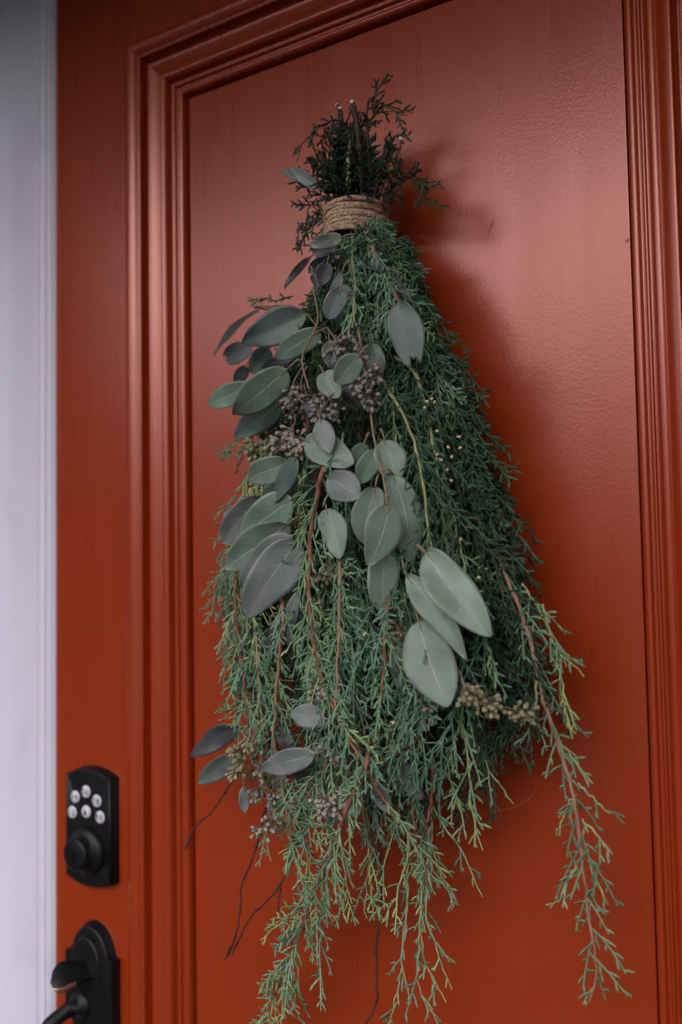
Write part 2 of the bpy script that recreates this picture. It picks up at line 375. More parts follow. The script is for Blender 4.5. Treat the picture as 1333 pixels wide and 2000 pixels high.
# keypad deadbolt
KD = 0.0135
kx0 = P(128, 1600, KD)[0]; kx1 = P(214, 1600, KD)[0]; kcx = (kx0 + kx1) / 2; kw = (kx1 - kx0) / 2
kzt = P(129, 1514, KD)[2]; kzb = P(130, 1706, KD)[2]; arc = 0.0105
def kout(grow):
    pts = []
    for i in range(17): u = -1 + i / 8; pts.append((kcx + u * (kw + grow), kzt + grow + arc * (1 - u * u)))
    for i in range(17): u = 1 - i / 8; pts.append((kcx + u * (kw + grow), kzb - grow - arc * (1 - u * u)))
    return pts
v, f = extrude(kout(0.0025), 0, -KD, 0.0025, 0.0022); lock = link('keypad_lock', mesh('keypad_lock', v, f, MK), door)
font_cache = {}
def text_geo(txt, size):
    if txt in font_cache: return font_cache[txt]
    cu = bpy.data.curves.new('t', 'FONT'); cu.body = txt; cu.size = size; cu.align_x = 'CENTER'; cu.align_y = 'CENTER'; cu.extrude = 0.0002; cu.offset = size * .012; cu.resolution_u = 3
    ob = bpy.data.objects.new('t', cu); C.objects.link(ob)
    dg = bpy.context.evaluated_depsgraph_get(); me = ob.evaluated_get(dg).to_mesh()
    vs = [tuple(v_.co) for v_ in me.vertices]; fs = [tuple(p.vertices) for p in me.polygons]
    ob.evaluated_get(dg).to_mesh_clear(); bpy.data.objects.remove(ob); bpy.data.curves.remove(cu)
    font_cache[txt] = (vs, fs); return vs, fs
for px, py, txt in ((140, 1587, '1 2'), (145.5, 1557, '3 4'), (166.5, 1547, '5 6'), (187.5, 1565, '7 8'), (194, 1597, '9 0'), (167, 1586, 'lock')):
    p = P(px, py, KD + .0015); r_ = 0.0066
    V, F = lathe(0, 0, [(r_ + .0008, KD - .001), (r_ + .0008, KD + .0004), (r_, KD + .0006), (r_, KD + .0014), (r_ - .0006, KD + .002), (0.0001, KD + .0021)], 28)
    mi = [0] * len(F)
    if txt != 'lock':
        tv, tf = text_geo(txt, 0.0092)
        o_ = len(V); V += [(x * .92, -KD - .0022 - z, y) for x, y, z in tv]; F += [tuple(o_ + i for i in fc) for fc in tf]; mi += [1] * len(tf)
    else:
        bv, bf = box(-.0021, .0021, -KD - .0026, -KD - .0018, -.0034, .0004); o_ = len(V); V += bv; F += [tuple(o_ + i for i in fc) for fc in bf]; mi += [1] * len(bf)
        ap = [(math.cos(a) * .0014, -KD - .0023, .0006 + math.sin(a) * .0022) for a in np.linspace(0, math.pi, 9)]
        tv, tf, _ = tubes([(np.array(ap)[None], np.full((1, 9), .0004), np.zeros(1))], 5); o_ = len(V); V += [tuple(x) for x in tv]; F += [tuple(int(o_ + i) for i in fc) for fc in tf]; mi += [1] * len(tf)
    b_ = link('keypad_button', mesh('keypad_button', V, F, [MBTN, MINK], True, mi), lock); b_.location = (p[0], 0, p[2])
kp = P(170, 1662, KD); 
V, F = lathe(0, 0, [(.0285, KD - .001), (.0285, KD + .001), (.0275, KD + .004), (.025, KD + .0065), (.021, KD + .008), (.0195, KD + .0085), (.0195, KD + .018), (.0188, KD + .0205), (.017, KD + .0215), (.0001, KD + .0215)], 48)
kn = link('lock_cylinder', mesh('lock_cylinder', V, F, MK), lock); kn.location = (kp[0] + .001, 0, kp[2])
V, F = box(-.0012, .0012, -KD - .0235, -KD - .0205, -.0085, .0055); kk = link('keyway', mesh('keyway', V, F, MK, False), lock); kk.location = kn.location
# handle set
HD = 0.012
hx0 = P(133, 1880, HD)[0]; hx1 = P(214, 1880, HD)[0]; hcx = (hx0 + hx1) / 2; hw = (hx1 - hx0) / 2
hz = P(172, 1803, HD)[2]
o1 = []
for i in range(25): a = math.pi * i / 24; o1.append((hcx + hw * math.cos(a), hz - hw * 1.3 + hw * 1.3 * math.sin(a)))
o1 += [(hcx - hw, hz - .10), (hcx - hw, hz - .118), (hcx - hw * .72, hz - .135), (hcx - hw * .62, hz - .20), (hcx + hw * .62, hz - .20), (hcx + hw * .72, hz - .135), (hcx + hw, hz - .118), (hcx + hw, hz - .10)]
v, f = extrude(o1[::-1], 0, -HD, 0.004, 0.003); hset = link('handle_plate', mesh('handle_plate', v, f, MK), door)
o2 = [(hcx + hw * .72 * math.cos(a), hz - hw * 1.32 + hw * .95 * math.sin(a)) for a in np.linspace(0, math.pi, 21)] + [(hcx - hw * .72, hz - .062), (hcx + hw * .72, hz - .062)]
v, f = extrude(o2[::-1], -HD + .001, -HD - .006, .002, .003); link('raised_dome', mesh('raised_dome', v, f, MK), hset)
v, f = box(hcx - hw - .0015, hcx + hw + .006, -HD - .0035, 0, hz - .116, hz - .036); bo = link('side_block', mesh('side_block', v, f, MK, False), hset); bevel_obj(bo, .0012, 3)
# thumb lever: a tongue that dips away from the plate, its rim worn to copper
la, lb = P(176, 1896, HD + .004), P(99, 1926, .060); L = []
ns = 16
def tongue(off, wscale):
    out = []
    for i in range(ns):
        t = i / (ns - 1); c_ = la * (1 - t) + lb * t + np.array([0, -.004 * math.sin(t * 3.1), .006 * math.sin(t * 2.6)])
        wd = (.008 + .0095 * math.sin(min(1, t * 1.25) * math.pi / 2)) * math.sqrt(max(0, 1 - max(0, (t - .62) / .38) ** 2)) * wscale + .0003
        out.append([c_ + np.array([.52, -.30, -.80]) * wd * u + np.array([.25, -.80, .50]) * (off - .0022 * u * u) for u in np.linspace(-1, 1, 9)])
    return np.array(out)
T1, T2 = tongue(.0016, .96), tongue(-.0016, 1.0); V = np.vstack([T1.reshape(-1, 3), T2.reshape(-1, 3)]); F = []; mi = []; nb = ns * 9
for i in range(ns - 1):
    for j in range(8):
        a = i * 9 + j; F.append((a, a + 1, a + 10, a + 9)); mi.append(1 if j == 7 and i > 4 else 0); F.append((nb + a, nb + a + 9, nb + a + 10, nb + a + 1)); mi.append(0)
    for j, fl in ((0, 0), (8, 1)):
        a = i * 9 + j; F.append((a, a + 9, nb + a + 9, nb + a)); mi.append(1 if fl and i > 4 else 0)
for j in range(8): a = (ns - 1) * 9 + j; F.append((a, a + 1, nb + a + 1, nb + a)); mi.append(1)
link('thumb_lever', mesh('thumb_lever', V, F, [MK, MCOP], True, mi), hset)
g0 = P(160, 1962, HD + .002)
gp = crom([g0, g0 + [-.008, -.018, -.004], g0 + [-.016, -.038, -.018], g0 + [-.016, -.052, -.045], g0 + [-.012, -.056, -.09], g0 + [-.008, -.05, -.16]], 24)
me = tube_mesh('pull_grip', gp, np.interp(np.linspace(0, 1, 24), [0, .12, .3, 1], [.011, .0085, .0095, .0105]), MK, 16); link('pull_grip', me, hset)
V, F = lathe(0, 0, [(.016, HD + .003), (.016, HD + .005), (.0145, HD + .0075), (.011, HD + .0085), (.008, HD + .012)], 28); o_ = link('grip_collar', mesh('grip_collar', V, F, MK), hset); o_.location = (g0[0], 0, g0[2])

# ------------------------------------------------------------------ the swag
P_door = P
def P(px, py, d=0.0): return P_door(px, py, d * 0.82 if d > 0 else d)
swag = empty('door_swag', (0, 0, 0), label='long swag of juniper and eucalyptus bound with jute twine, hanging on the red door', category='swag')
EY = [400, 440, 520, 600, 700, 800, 900, 1000, 1100, 1200, 1300, 1400, 1500, 1600, 1700, 1800, 2000]
EL = [650, 645, 620, 590, 545, 505, 480, 458, 440, 430, 440, 455, 480, 510, 560, 570, 540]
ER = [745, 755, 820, 838, 885, 925, 960, 1000, 1030, 1070, 1085, 1070, 985, 930, 890, 870, 850]
DM = [.070, .068, .085, .095, .105, .115, .122, .128, .130, .130, .126, .118, .105, .085, .065, .05, .04]
def env(py):
    l_, r_ = np.interp(py, EY, EL), np.interp(py, EY, ER); return (l_ + r_) / 2, (r_ - l_) / 2
def dfront(px, py):
    c_, h_ = env(py); u = min(1.0, abs(px - c_) / (h_ + 12)); return .016 + np.interp(py, EY, DM) * math.sqrt(max(0, 1 - u ** 2.4))

def arr(x): return np.array(x)
def sprig(pts3, r0=.0012, cover=(0.0, 1.0), shoot=.032, tw=.0085, dens=1.0, m_=MN1, tone=.4, spread=1.0, flat=.55, stem=None, stem_r=None, lod=1, rng=RNG, tipy=.35, name='juniper_sprig', droop=.15, grav=1.0):
    """one branch: axis, alternating side shoots, each lined with thread-like twiglets"""
    n = max(12, int(0.5 + np.linalg.norm(np.diff(arr(pts3), axis=0), axis=1).sum() / .008)); ax = crom(pts3, n)
    ax[1:] += rng.normal(0, .0005 if stem is not None else .0008, (n - 1, 3)); tan = np.gradient(ax, axis=0); tan /= np.linalg.norm(tan, axis=1, keepdims=True)
    Ltot = np.linalg.norm(np.diff(ax, axis=0), axis=1).sum()
    fac = np.array([0, -1.0, 0])                           # outward from the door
    ns_ = int(Ltot * (cover[1] - cover[0]) / .0072 * dens); SP, SR, ST = [], [], []; TP, TR, TT = [], [], []
    NP = 5
    for k in range(ns_):
        s_ = cover[0] + (cover[1] - cover[0]) * (k + rng.random() * .9) / max(1, ns_); i = min(n - 1, int(s_ * (n - 1)))
        p0, T_ = ax[i], tan[i]; side = np.cross(T_, fac); side /= np.linalg.norm(side) + 1e-9; out = np.cross(side, T_)
        sg = 1 if k % 2 else -1; phi = rng.normal(0, flat)
        lat = sg * side * math.cos(phi) + out * (math.sin(phi) if abs(phi) < 1.5 else 1)
        remain = (1 - s_) * Ltot; Ls = min(shoot, .008 + remain * .55) * (rng.uniform(.7, 1.4) if rng.random() < .65 else rng.uniform(.3, .6)) * min(1, .35 + (s_ - cover[0]) * Ltot / .05)
        if Ls < .004: continue
        a0 = R(rng.uniform(20, 52)) * spread; d = T_ * math.cos(a0) + lat * math.sin(a0)
        u = np.linspace(0, 1, NP)[:, None]
        bend = T_ * droop + rng.normal(0, .12, 3) + np.array([0, 0, -.10 - .45 * grav])
        path = p0 + d * Ls * u + bend * Ls * u ** 2 * .6
        SP.append(path); SR.append(np.linspace(.00105, .00075, NP)); tt = np.clip(tone + rng.normal(0, .12) + (.12 if s_ > .8 else 0), 0, 1); ST.append(tt)
        nt_ = int(Ls / .0039 * min(1.2, dens)); sd = np.gradient(path, axis=0); sd /= np.linalg.norm(sd, axis=1, keepdims=True)
        for q_ in range(1, nt_ + 1):
            uu = (q_ - .3 * rng.random()) / (nt_ + .3); f_ = uu * (NP - 1); i0 = min(NP - 2, int(f_)); pp = path[i0] * (1 - f_ + i0) + path[i0 + 1] * (f_ - i0); D_ = sd[i0]
            sdv = np.cross(D_, out + rng.normal(0, .35, 3)); sdv /= np.linalg.norm(sdv) + 1e-9
            lt = 1.25 * tw * rng.uniform(.45, 1.25) * (1.15 - .55 * uu); aa = R(rng.uniform(25, 60))
            dd = D_ * math.cos(aa) + sdv * (1 if q_ % 2 else -1) * math.sin(aa) + out * rng.normal(0, .15)
            e_ = pp + dd * lt; mm = (pp + e_) / 2 + D_ * lt * -.04
            TP.append(np.stack([pp, mm, e_ + D_ * lt * .12])); TR.append(np.array([.00080, .00108, .00062]) * rng.uniform(.85, 1.15)); TT.append(np.clip(tt + rng.normal(0, .1), 0, 1))
        # terminal twiglet
    groups = []
    st_r = np.linspace(stem_r[0], stem_r[1], n) * (1 + rng.normal(0, .07, n)) if stem_r is not None else np.linspace(r0, .0006, n)
    if stem is None: groups.append((ax[None], np.array(st_r)[None], np.array([min(1, tone + .28)])))
    if SP: groups.append((np.array(SP), np.array(SR), np.array(ST)))
    if TP:
        tp, tr = np.array(TP), np.array(TR)
        if lod:                                            # rounded, scaly tips
            tp = np.stack([tp[:, 0], tp[:, 1], tp[:, 1] * .45 + tp[:, 2] * .55, tp[:, 2]], 1); tr = np.stack([tr[:, 0], tr[:, 1], tr[:, 1] * 1.05, tr[:, 2] * .8], 1)
        groups.append((tp, tr, np.array(TT)))
    V, F, T = tubes(groups, 3)
    if COLLECT is not None: COLLECT.append((V, F, T)); return None
    o = link(name, fast_mesh(name, V, F, [m_], T), swag)
    if stem is not None: link('stem', tube_mesh('stem', ax, st_r, stem, 7), o)
    STAT[0] += len(F) * 2; STAT[1] += 1
    return o
STAT = [0, 0]; COLLECT = None

# woody branches seen in the photo: (pixel points with depth), bark, radii, foliage settings
def pp(seq):
    """[(px,py,depth or None)] -> 3D; None takes the bundle's own front surface"""
    out = []
    for q in seq:
        px, py = q[0], q[1]; d = q[2] if len(q) > 2 and q[2] is not None else dfront(px, py); out.append(P(px, py, d))
    return out
def off(seq, d): return [(x, y, dfront(x, y) + d - (.06 if i == 0 else 0)) for i, (x, y) in enumerate(seq)]
def sp(seq, d=.004, **kw):
    q = pp(off(seq, d)) if not isinstance(d, list) else pp([(x, y, dd) for (x, y), dd in zip(seq, d)])
    return sprig(q, **kw)
W1 = [(640, 880), (635, 910), (621, 960), (609, 1027), (605, 1096), (603, 1165), (610, 1227), (615, 1267), (637, 1350), (682, 1444), (712, 1492), (757, 1575), (802, 1631), (825, 1676), (838, 1730)]
sp(W1, .014, stem=MRB, stem_r=(.0024, .0011), shoot=.030, tw=.0095, tone=.55, dens=.8)
W2 = [(960, 1010), (978, 1090), (1017, 1195), (1040, 1270), (1070, 1390), (1090, 1450), (1117, 1538), (1132, 1632), (1143, 1720), (1148, 1772), (1162, 1860), (1166, 1905), (1150, 1960)]
sp(W2, [.045, .068, .07, .07, .065, .06, .055, .05, .048, .045, .042, .04, .038], stem=MPB, stem_r=(.0024, .0010), shoot=.028, tw=.0095, tone=.5, dens=.68, cover=(.1, 1))
sp([(757, 1130), (754, 1200), (752, 1294), (744, 1370), (735, 1440)], .004, stem=MRB, stem_r=(.0021, .0014), tone=.45)
sp([(724, 1440), (716, 1492), (697, 1537), (671, 1597), (649, 1669), (634, 1700), (618, 1737), (599, 1787), (579, 1842), (556, 1896), (533, 1951), (515, 2000), (500, 2040)], .020, stem=MRB, stem_r=(.0024, .0011), shoot=.034, tone=.6, tw=.0095)
sp([(556, 1130), (553, 1200), (544, 1312), (538, 1387), (536, 1462), (555, 1549), (570, 1650), (592, 1730)], .010, stem=MPB, stem_r=(.0022, .0011), tone=.45)
sp([(470, 1000), (462, 1113), (460, 1200), (469, 1275), (480, 1361), (486, 1430)], .004, stem=MRB, stem_r=(.0017, .0012), tone=.5, shoot=.026)
sp([(497, 1180), (502, 1275), (510, 1387), (520, 1450)], .004, stem=MPB, stem_r=(.0015, .001), tone=.5)
sp([(662, 1050), (664, 1130), (663, 1210), (660, 1300), (655, 1390), (640, 1470), (622, 1550), (596, 1640)], .010, stem=MPB, stem_r=(.0018, .001), tone=.5, shoot=.034, tw=.010)
sp([(705, 430), (725, 480), (747, 525), (778, 585), (800, 640)], .008, stem=MPB, stem_r=(.0020, .0012), tone=.45, m_=MN1, shoot=.026)
sp([(760, 690), (811, 727), (830, 787), (845, 855), (858, 930)], .006, stem=MST, stem_r=(.0017, .0011), m_=MN2, tone=.4)
sp([(740, 730), (763, 769), (796, 825), (821, 914), (830, 970), (838, 1040), (850, 1100)], .008, stem=MST, stem_r=(.0017, .0010), m_=MN2, tone=.4)
sp([(688, 430), (690, 500), (694, 570), (690, 640)], .008, stem=MST, stem_r=(.0016, .001), tone=.5, shoot=.022)
# hanging tips below the bundle
H = [
 ([(835, 1500), (829, 1600), (825, 1748), (815, 1873), (821, 1943), (860, 2000), (880, 2030)], .05, .022),
 ([(845, 1560), (833, 1775), (849, 1842), (882, 1932)], .055, .014),
 ([(826, 1640), (821, 1818), (841, 1904), (872, 1957)], .047, .012),
 ([(800, 1560), (798, 1717), (794, 1787), (786, 1865), (774, 1951), (761, 2000), (750, 2030)], .045, .016),
 ([(775, 1500), (739, 1635), (720, 1700), (716, 1795)], .05, .026),
 ([(650, 1600), (640, 1700), (630, 1775), (624, 1854), (626, 1904), (638, 1947)], .055, .018),
 ([(600, 1690), (599, 1756), (587, 1770), (552, 1800), (512, 1836)], .06, .026),
 ([(600, 1700), (596, 1760), (560, 1790), (520, 1812)], .056, .022),
 ([(590, 1800), (579, 1854), (581, 1904), (573, 1963)], .058, .012),
 ([(565, 1860), (554, 1904), (556, 1951), (550, 2000), (553, 2030)], .056, .012),
 ([(540, 1470), (547, 1519), (556, 1600), (572, 1658), (597, 1720)], .075, .022),
 ([(905, 1400), (917, 1527), (924, 1597), (941, 1660)], .07, .020),
 ([(830, 1520), (847, 1580), (896, 1650), (920, 1702), (940, 1751)], .055, .016),
 ([(825, 1600), (843, 1685), (875, 1737), (892, 1769)], .045, .014),
 ([(925, 1420), (948, 1489), (980, 1538), (1001, 1566)], .05, .016),
 ([(815, 1560), (841, 1639), (864, 1717), (888, 1768)], .048, .018),
 ([(700, 1560), (712, 1600), (722, 1680), (726, 1760)], .06, .022),
 ([(610, 1560), (600, 1650), (612, 1740), (650, 1800)], .06, .024),
 ([(560, 1540), (530, 1600), (520, 1640), (528, 1680)], .05, .018),
 ([(660, 1600), (672, 1680), (680, 1750), (672, 1790)], .058, .022),
 ([(780, 1580), (760, 1660), (745, 1720), (725, 1790)], .045, .024),
 ([(800, 1640), (790, 1700), (765, 1770), (745, 1800)], .05, .02),
 ([(870, 1450), (885, 1540), (905, 1600), (912, 1640)], .06, .022),
 ([(1050, 1330), (1045, 1400), (1025, 1440), (1010, 1460)], .06, .022),
 ([(1060, 1180), (1085, 1260), (1120, 1300), (1142, 1322)], .065, .018),
 ([(1020, 1140), (1060, 1200), (1090, 1260), (1105, 1300)], .06, .026),
 ([(1085, 1270), (1095, 1330), (1105, 1380), (1108, 1420)], .06, .022),
 ([(1095, 1450), (1120, 1480), (1140, 1510), (1150, 1530)], .055, .016),
 ([(1130, 1530), (1160, 1560), (1180, 1580), (1192, 1590)], .053, .016),
 ([(1125, 1550), (1105, 1590), (1095, 1610), (1088, 1630)], .05, .018),
 ([(1138, 1600), (1165, 1630), (1180, 1650), (1192, 1672)], .048, .018),
 ([(1150, 1660), (1120, 1700), (1105, 1730), (1090, 1765)], .047, .012),
 ([(1150, 1680), (1165, 1720), (1178, 1750), (1182, 1780)], .047, .012),
]
E_ = [[(840, 640), (870, 660), (897, 672)], [(870, 680), (920, 740), (952, 782)], [(930, 870), (965, 905), (1000, 920)], [(960, 960), (1000, 1000), (1022, 1040)], [(990, 1020), (1025, 1060), (1045, 1090)], [(500, 840), (465, 862), (433, 887)],
 [(495, 876), (460, 888), (434, 895)], [(470, 950), (440, 1000), (430, 1060)], [(450, 1060), (430, 1120), (413, 1205)], [(450, 1200), (440, 1260), (436, 1300)], [(490, 1360), (462, 1385), (441, 1402)], [(572, 578), (535, 588), (514, 582)]]
rj = np.random.default_rng(3)
for i, seq in enumerate(E_): sprig(pp([(x, y, .05) for x, y in seq]), r0=.0011, shoot=.014, tw=.0085, tone=.4, m_=MN2 if i < 5 or i == 11 else MN1, rng=rj, dens=.9, grav=.3)
for seq, d, sh in H:
    sprig(pp([(x, y, d) for x, y in seq]), r0=.0013, shoot=sh, tw=.0090, tone=rj.uniform(.5, .8), rng=rj, dens=.62, cover=(.05, 1))
# tufts standing up out of the tie, drawn one by one and then filled in
TOP = [
 ([(700, 330), (702, 260), (715, 215), (731, 187), (752, 155)], .055, .014), ([(712, 300), (722, 240), (742, 207), (765, 218), (797, 226)], .05, .016),
 ([(680, 290), (668, 235), (640, 242), (614, 258), (591, 284), (577, 315)], .055, .014), ([(720, 360), (762, 330), (795, 338), (822, 350), (848, 374)], .05, .020),
 ([(770, 345), (810, 350), (831, 362), (833, 410)], .045, .014), ([(660, 440), (634, 425), (606, 432), (591, 446), (576, 470)], .04, .016),
 ([(660, 400), (620, 378), (598, 368), (583, 362)], .05, .018), ([(655, 430), (620, 410), (605, 400), (600, 440)], .035, .018),
 ([(700, 330), (690, 270), (700, 225), (688, 208)], .06, .012), ([(730, 330), (755, 290), (775, 262), (790, 270)], .045, .018),
 ([(655, 405), (625, 430), (600, 455), (583, 480)], .04, .018), ([(650, 420), (632, 445), (612, 470), (604, 490)], .045, .016), ([(665, 300), (640, 270), (620, 262), (600, 270)], .045, .016), ([(690, 270), (720, 235), (750, 218), (772, 215)], .05, .014)]
rt = np.random.default_rng(21)
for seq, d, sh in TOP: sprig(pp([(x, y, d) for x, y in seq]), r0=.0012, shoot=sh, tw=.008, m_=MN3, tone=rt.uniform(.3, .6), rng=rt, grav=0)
for k in range(40):
    a = R(rt.uniform(-15, 195)); rr = rt.uniform(45, 105) * (1 if math.sin(a) > -.1 else .6); bx = 697 + rt.uniform(-35, 35); d0 = rt.uniform(.0, .03)
    ex, ey = 697 + math.cos(a) * rr * .95, 345 - math.sin(a) * rr; d1 = rt.uniform(.01, .10)
    mx, my = (bx + ex) / 2 + rt.uniform(-12, 12), min(385, (395 + ey) / 2)
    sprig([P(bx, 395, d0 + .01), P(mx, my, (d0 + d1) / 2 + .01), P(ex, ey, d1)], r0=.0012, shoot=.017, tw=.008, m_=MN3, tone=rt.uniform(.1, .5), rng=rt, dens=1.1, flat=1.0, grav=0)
# the mass of branches running down from the tie
rf = np.random.default_rng(5)
def fill(n, y0, y1, len_, umin, umax, qmin, qmax, m_, tone, shoot=.030, dens=1.0, tw=.0085):
    for k in range(n):
        ye = rf.uniform(y0, y1); u = rf.uniform(umin, umax); q = rf.uniform(qmin, qmax); ys = max(425, ye - rf.uniform(.7, 1.2) * len_); pts = []
        du = rf.uniform(-.12, .12)
        for j, yy in enumerate(np.linspace(ys, ye, 5)):
            c_, h_ = env(yy); uu = np.clip(u + du * (j / 4 - .5) * 2, -1, 1); x_ = c_ + uu * h_ * .97
            k_ = 1 - .30 * max(0, min(1, (x_ - 520) / 60, (850 - x_) / 40, (yy - 640) / 60, (1240 - yy) / 60)); pts.append(P(x_, yy, .006 + (dfront(x_, yy) - .014) * q * k_))
        sprig(pts, r0=.0016, shoot=shoot, tw=tw, m_=m_, tone=np.clip(rf.normal(tone, .22 if m_ is MN1 else .10), 0, 1), rng=rf, dens=dens)
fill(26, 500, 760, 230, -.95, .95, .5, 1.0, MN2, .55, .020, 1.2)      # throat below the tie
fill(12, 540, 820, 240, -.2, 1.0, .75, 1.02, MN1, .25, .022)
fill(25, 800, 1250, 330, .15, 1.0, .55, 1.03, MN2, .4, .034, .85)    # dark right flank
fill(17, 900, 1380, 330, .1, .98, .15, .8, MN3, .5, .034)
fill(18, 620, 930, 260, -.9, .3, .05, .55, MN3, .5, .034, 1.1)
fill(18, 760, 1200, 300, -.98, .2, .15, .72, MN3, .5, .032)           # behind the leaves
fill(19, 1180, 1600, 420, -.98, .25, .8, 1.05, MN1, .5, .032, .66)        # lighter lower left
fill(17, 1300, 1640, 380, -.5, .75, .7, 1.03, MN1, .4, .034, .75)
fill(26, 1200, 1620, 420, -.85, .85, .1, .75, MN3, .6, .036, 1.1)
COLLECT = []                                                         # the deep inside of the bundle: hundreds of shade-coloured twigs nobody could pick apart
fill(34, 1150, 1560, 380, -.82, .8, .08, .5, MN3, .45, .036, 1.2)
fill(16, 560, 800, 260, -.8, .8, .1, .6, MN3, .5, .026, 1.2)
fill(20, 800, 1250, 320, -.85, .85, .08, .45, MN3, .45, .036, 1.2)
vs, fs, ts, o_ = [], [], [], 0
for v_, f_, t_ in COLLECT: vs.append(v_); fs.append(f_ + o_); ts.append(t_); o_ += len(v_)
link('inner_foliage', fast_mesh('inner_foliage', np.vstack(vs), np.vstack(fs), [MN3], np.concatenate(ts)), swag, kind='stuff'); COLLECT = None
fill(8, 980, 1300, 240, -1.0, -.75, .3, .8, MN1, .6, .022)            # frayed left edge
# ------------------------------------------------------------------ eucalyptus leaves
def leaf(b, t, wpx, k='g', d=0.0, dt=0.0, roll=0.0, fold=.10, bend=.06, shp=(.55, .62), torn=0, curve=0.0, ab=None, pet=None, seed=0):
    rl = np.random.default_rng(int(b[0] * 13 + b[1] * 7 + seed)); fold *= rl.uniform(.2, 2.0); bend *= rl.uniform(-.3, 1.8); d0 = (dfront(*b) + d) if ab is None else ab + (.014 if (k != 'k' and ab >= .095) else 0); d1 = (dfront(*t) * .35 + d0 * .65 + dt) if ab is None else d0 + dt
    Bp, Tp = P(*b, d0), P(*t, d1); A = Tp - Bp; L = np.linalg.norm(A); A /= L
    V_ = CAM - (Bp + Tp) / 2; D = np.linalg.norm(V_); V_ /= D; N0 = V_ - (V_ @ A) * A; N0 /= np.linalg.norm(N0); B0 = np.cross(A, N0)
    cr, sr = math.cos(R(roll)), math.sin(R(roll)); N = N0 * cr + B0 * sr; B = B0 * cr - N0 * sr
    W = wpx / FPX * D * 1.02 / max(.35, cr) / 2; a_, b_ = shp; nt_, nu = 22, 11
    tm = a_ / (a_ + b_); mx = tm ** a_ * (1 - tm) ** b_; V = []; UV = []
    ph = rl.uniform(0, 6, 3); jag = rl.normal(0, .035, nu)
    for lay in (0, 1):
        for i in range(nt_):
            for j in range(nu):
                u = -1 + 2 * j / (nu - 1); t_ = (1 - math.cos(math.pi * i / (nt_ - 1))) / 2 if not torn else i / (nt_ - 1)
                if torn: t_ *= .88 + jag[j] + (.09 * (abs(u + .1) - .5) if torn == 1 else 0)
                h = W * max(0, t_) ** a_ * max(0, 1 - t_) ** b_ / mx; wob = 1 + .06 * math.sin(7 * t_ + ph[0] + u)
                z = fold * abs(u) ** 1.3 * h * 1.4 - bend * L * (t_ ** 2) * 1.2 + .022 * L * math.sin(5.5 * t_ + ph[1]) * u + .02 * L * u * abs(u) * math.sin(9 * t_ + ph[2])
                p = Bp + A * L * t_ + B * (u * h * wob + curve * L * 4 * t_ * (1 - t_)) + N * (z - lay * .00038)
                V.append(p); UV.append((t_, (u + 1) / 2))
    F = []; n_ = nt_ * nu
    for i in range(nt_ - 1):
        for j in range(nu - 1):
            a = i * nu + j; F.append((a, a + nu, a + nu + 1, a + 1)); F.append((n_ + a, n_ + a + 1, n_ + a + nu + 1, n_ + a + nu))
        for j in (0, nu - 1):
            a = i * nu + j; F.append((a, a + nu, n_ + a + nu, n_ + a) if j else (a, n_ + a, n_ + a + nu, a + nu))
    if torn:
        for j in range(nu - 1): a = (nt_ - 1) * nu + j; F.append((a, n_ + a, n_ + a + 1, a + 1))
    mi = [0] * len(F)
    # stalk: runs from its joint into the leaf base and a little way up the back of the midrib
    if pet is None: q0 = Bp - A * .010 - N * .004
    else: q0 = P(*pet, d0 - .006)
    path = crom([q0, (q0 + Bp) / 2 + N * .0015 - np.array([0, 0, -.001]), Bp, Bp + A * L * .12 + N * .0002], 9)
    tv, tf, _ = tubes([(path[None], np.linspace(.0011, .0006, 9)[None], np.zeros(1))], 6); o_ = len(V); V += list(tv); UV += [(0, 0)] * len(tv)
    F += [tuple(int(o_ + i) for i in fc) for fc in tf]; mi += [1] * len(tf)
    me = mesh('eucalyptus_leaf', V, F, [ML[k], MPET], True, mi)
    ul = me.uv_layers.new(name='UVMap'); li = np.empty(len(me.loops), dtype=np.int32); me.loops.foreach_get('vertex_index', li)
    ul.data.foreach_set('uv', np.array(UV, np.float32)[li].ravel())
    me.validate(); link('eucalyptus_leaf', me, swag)
RD = dict(shp=(.48, .56)); PT = dict(shp=(.6, .85)); LN = dict(shp=(.8, .95)); OV = dict(shp=(.5, .70)); HT = dict(shp=(.38, .62))
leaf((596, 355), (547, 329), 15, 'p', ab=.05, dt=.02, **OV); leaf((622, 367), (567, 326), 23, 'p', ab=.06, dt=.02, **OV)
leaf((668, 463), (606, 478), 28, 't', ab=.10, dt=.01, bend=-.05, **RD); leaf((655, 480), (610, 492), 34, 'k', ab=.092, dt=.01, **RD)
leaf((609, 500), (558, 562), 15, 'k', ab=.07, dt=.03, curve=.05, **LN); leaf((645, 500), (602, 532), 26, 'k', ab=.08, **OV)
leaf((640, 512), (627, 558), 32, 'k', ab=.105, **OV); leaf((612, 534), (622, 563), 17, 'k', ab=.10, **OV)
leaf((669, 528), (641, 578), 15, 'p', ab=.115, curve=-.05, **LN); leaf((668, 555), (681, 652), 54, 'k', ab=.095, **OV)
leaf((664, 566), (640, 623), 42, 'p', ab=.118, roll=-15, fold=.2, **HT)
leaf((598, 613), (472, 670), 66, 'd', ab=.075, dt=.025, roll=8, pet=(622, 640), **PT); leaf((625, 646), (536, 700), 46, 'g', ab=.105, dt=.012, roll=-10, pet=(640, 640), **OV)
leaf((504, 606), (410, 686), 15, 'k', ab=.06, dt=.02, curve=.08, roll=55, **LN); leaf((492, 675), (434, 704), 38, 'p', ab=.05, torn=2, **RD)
leaf((526, 680), (490, 730), 42, 'd', ab=.055, **OV); leaf((481, 715), (459, 752), 26, 'k', ab=.045, **OV); leaf((586, 686), (504, 722), 22, 'k', ab=.085, **OV)
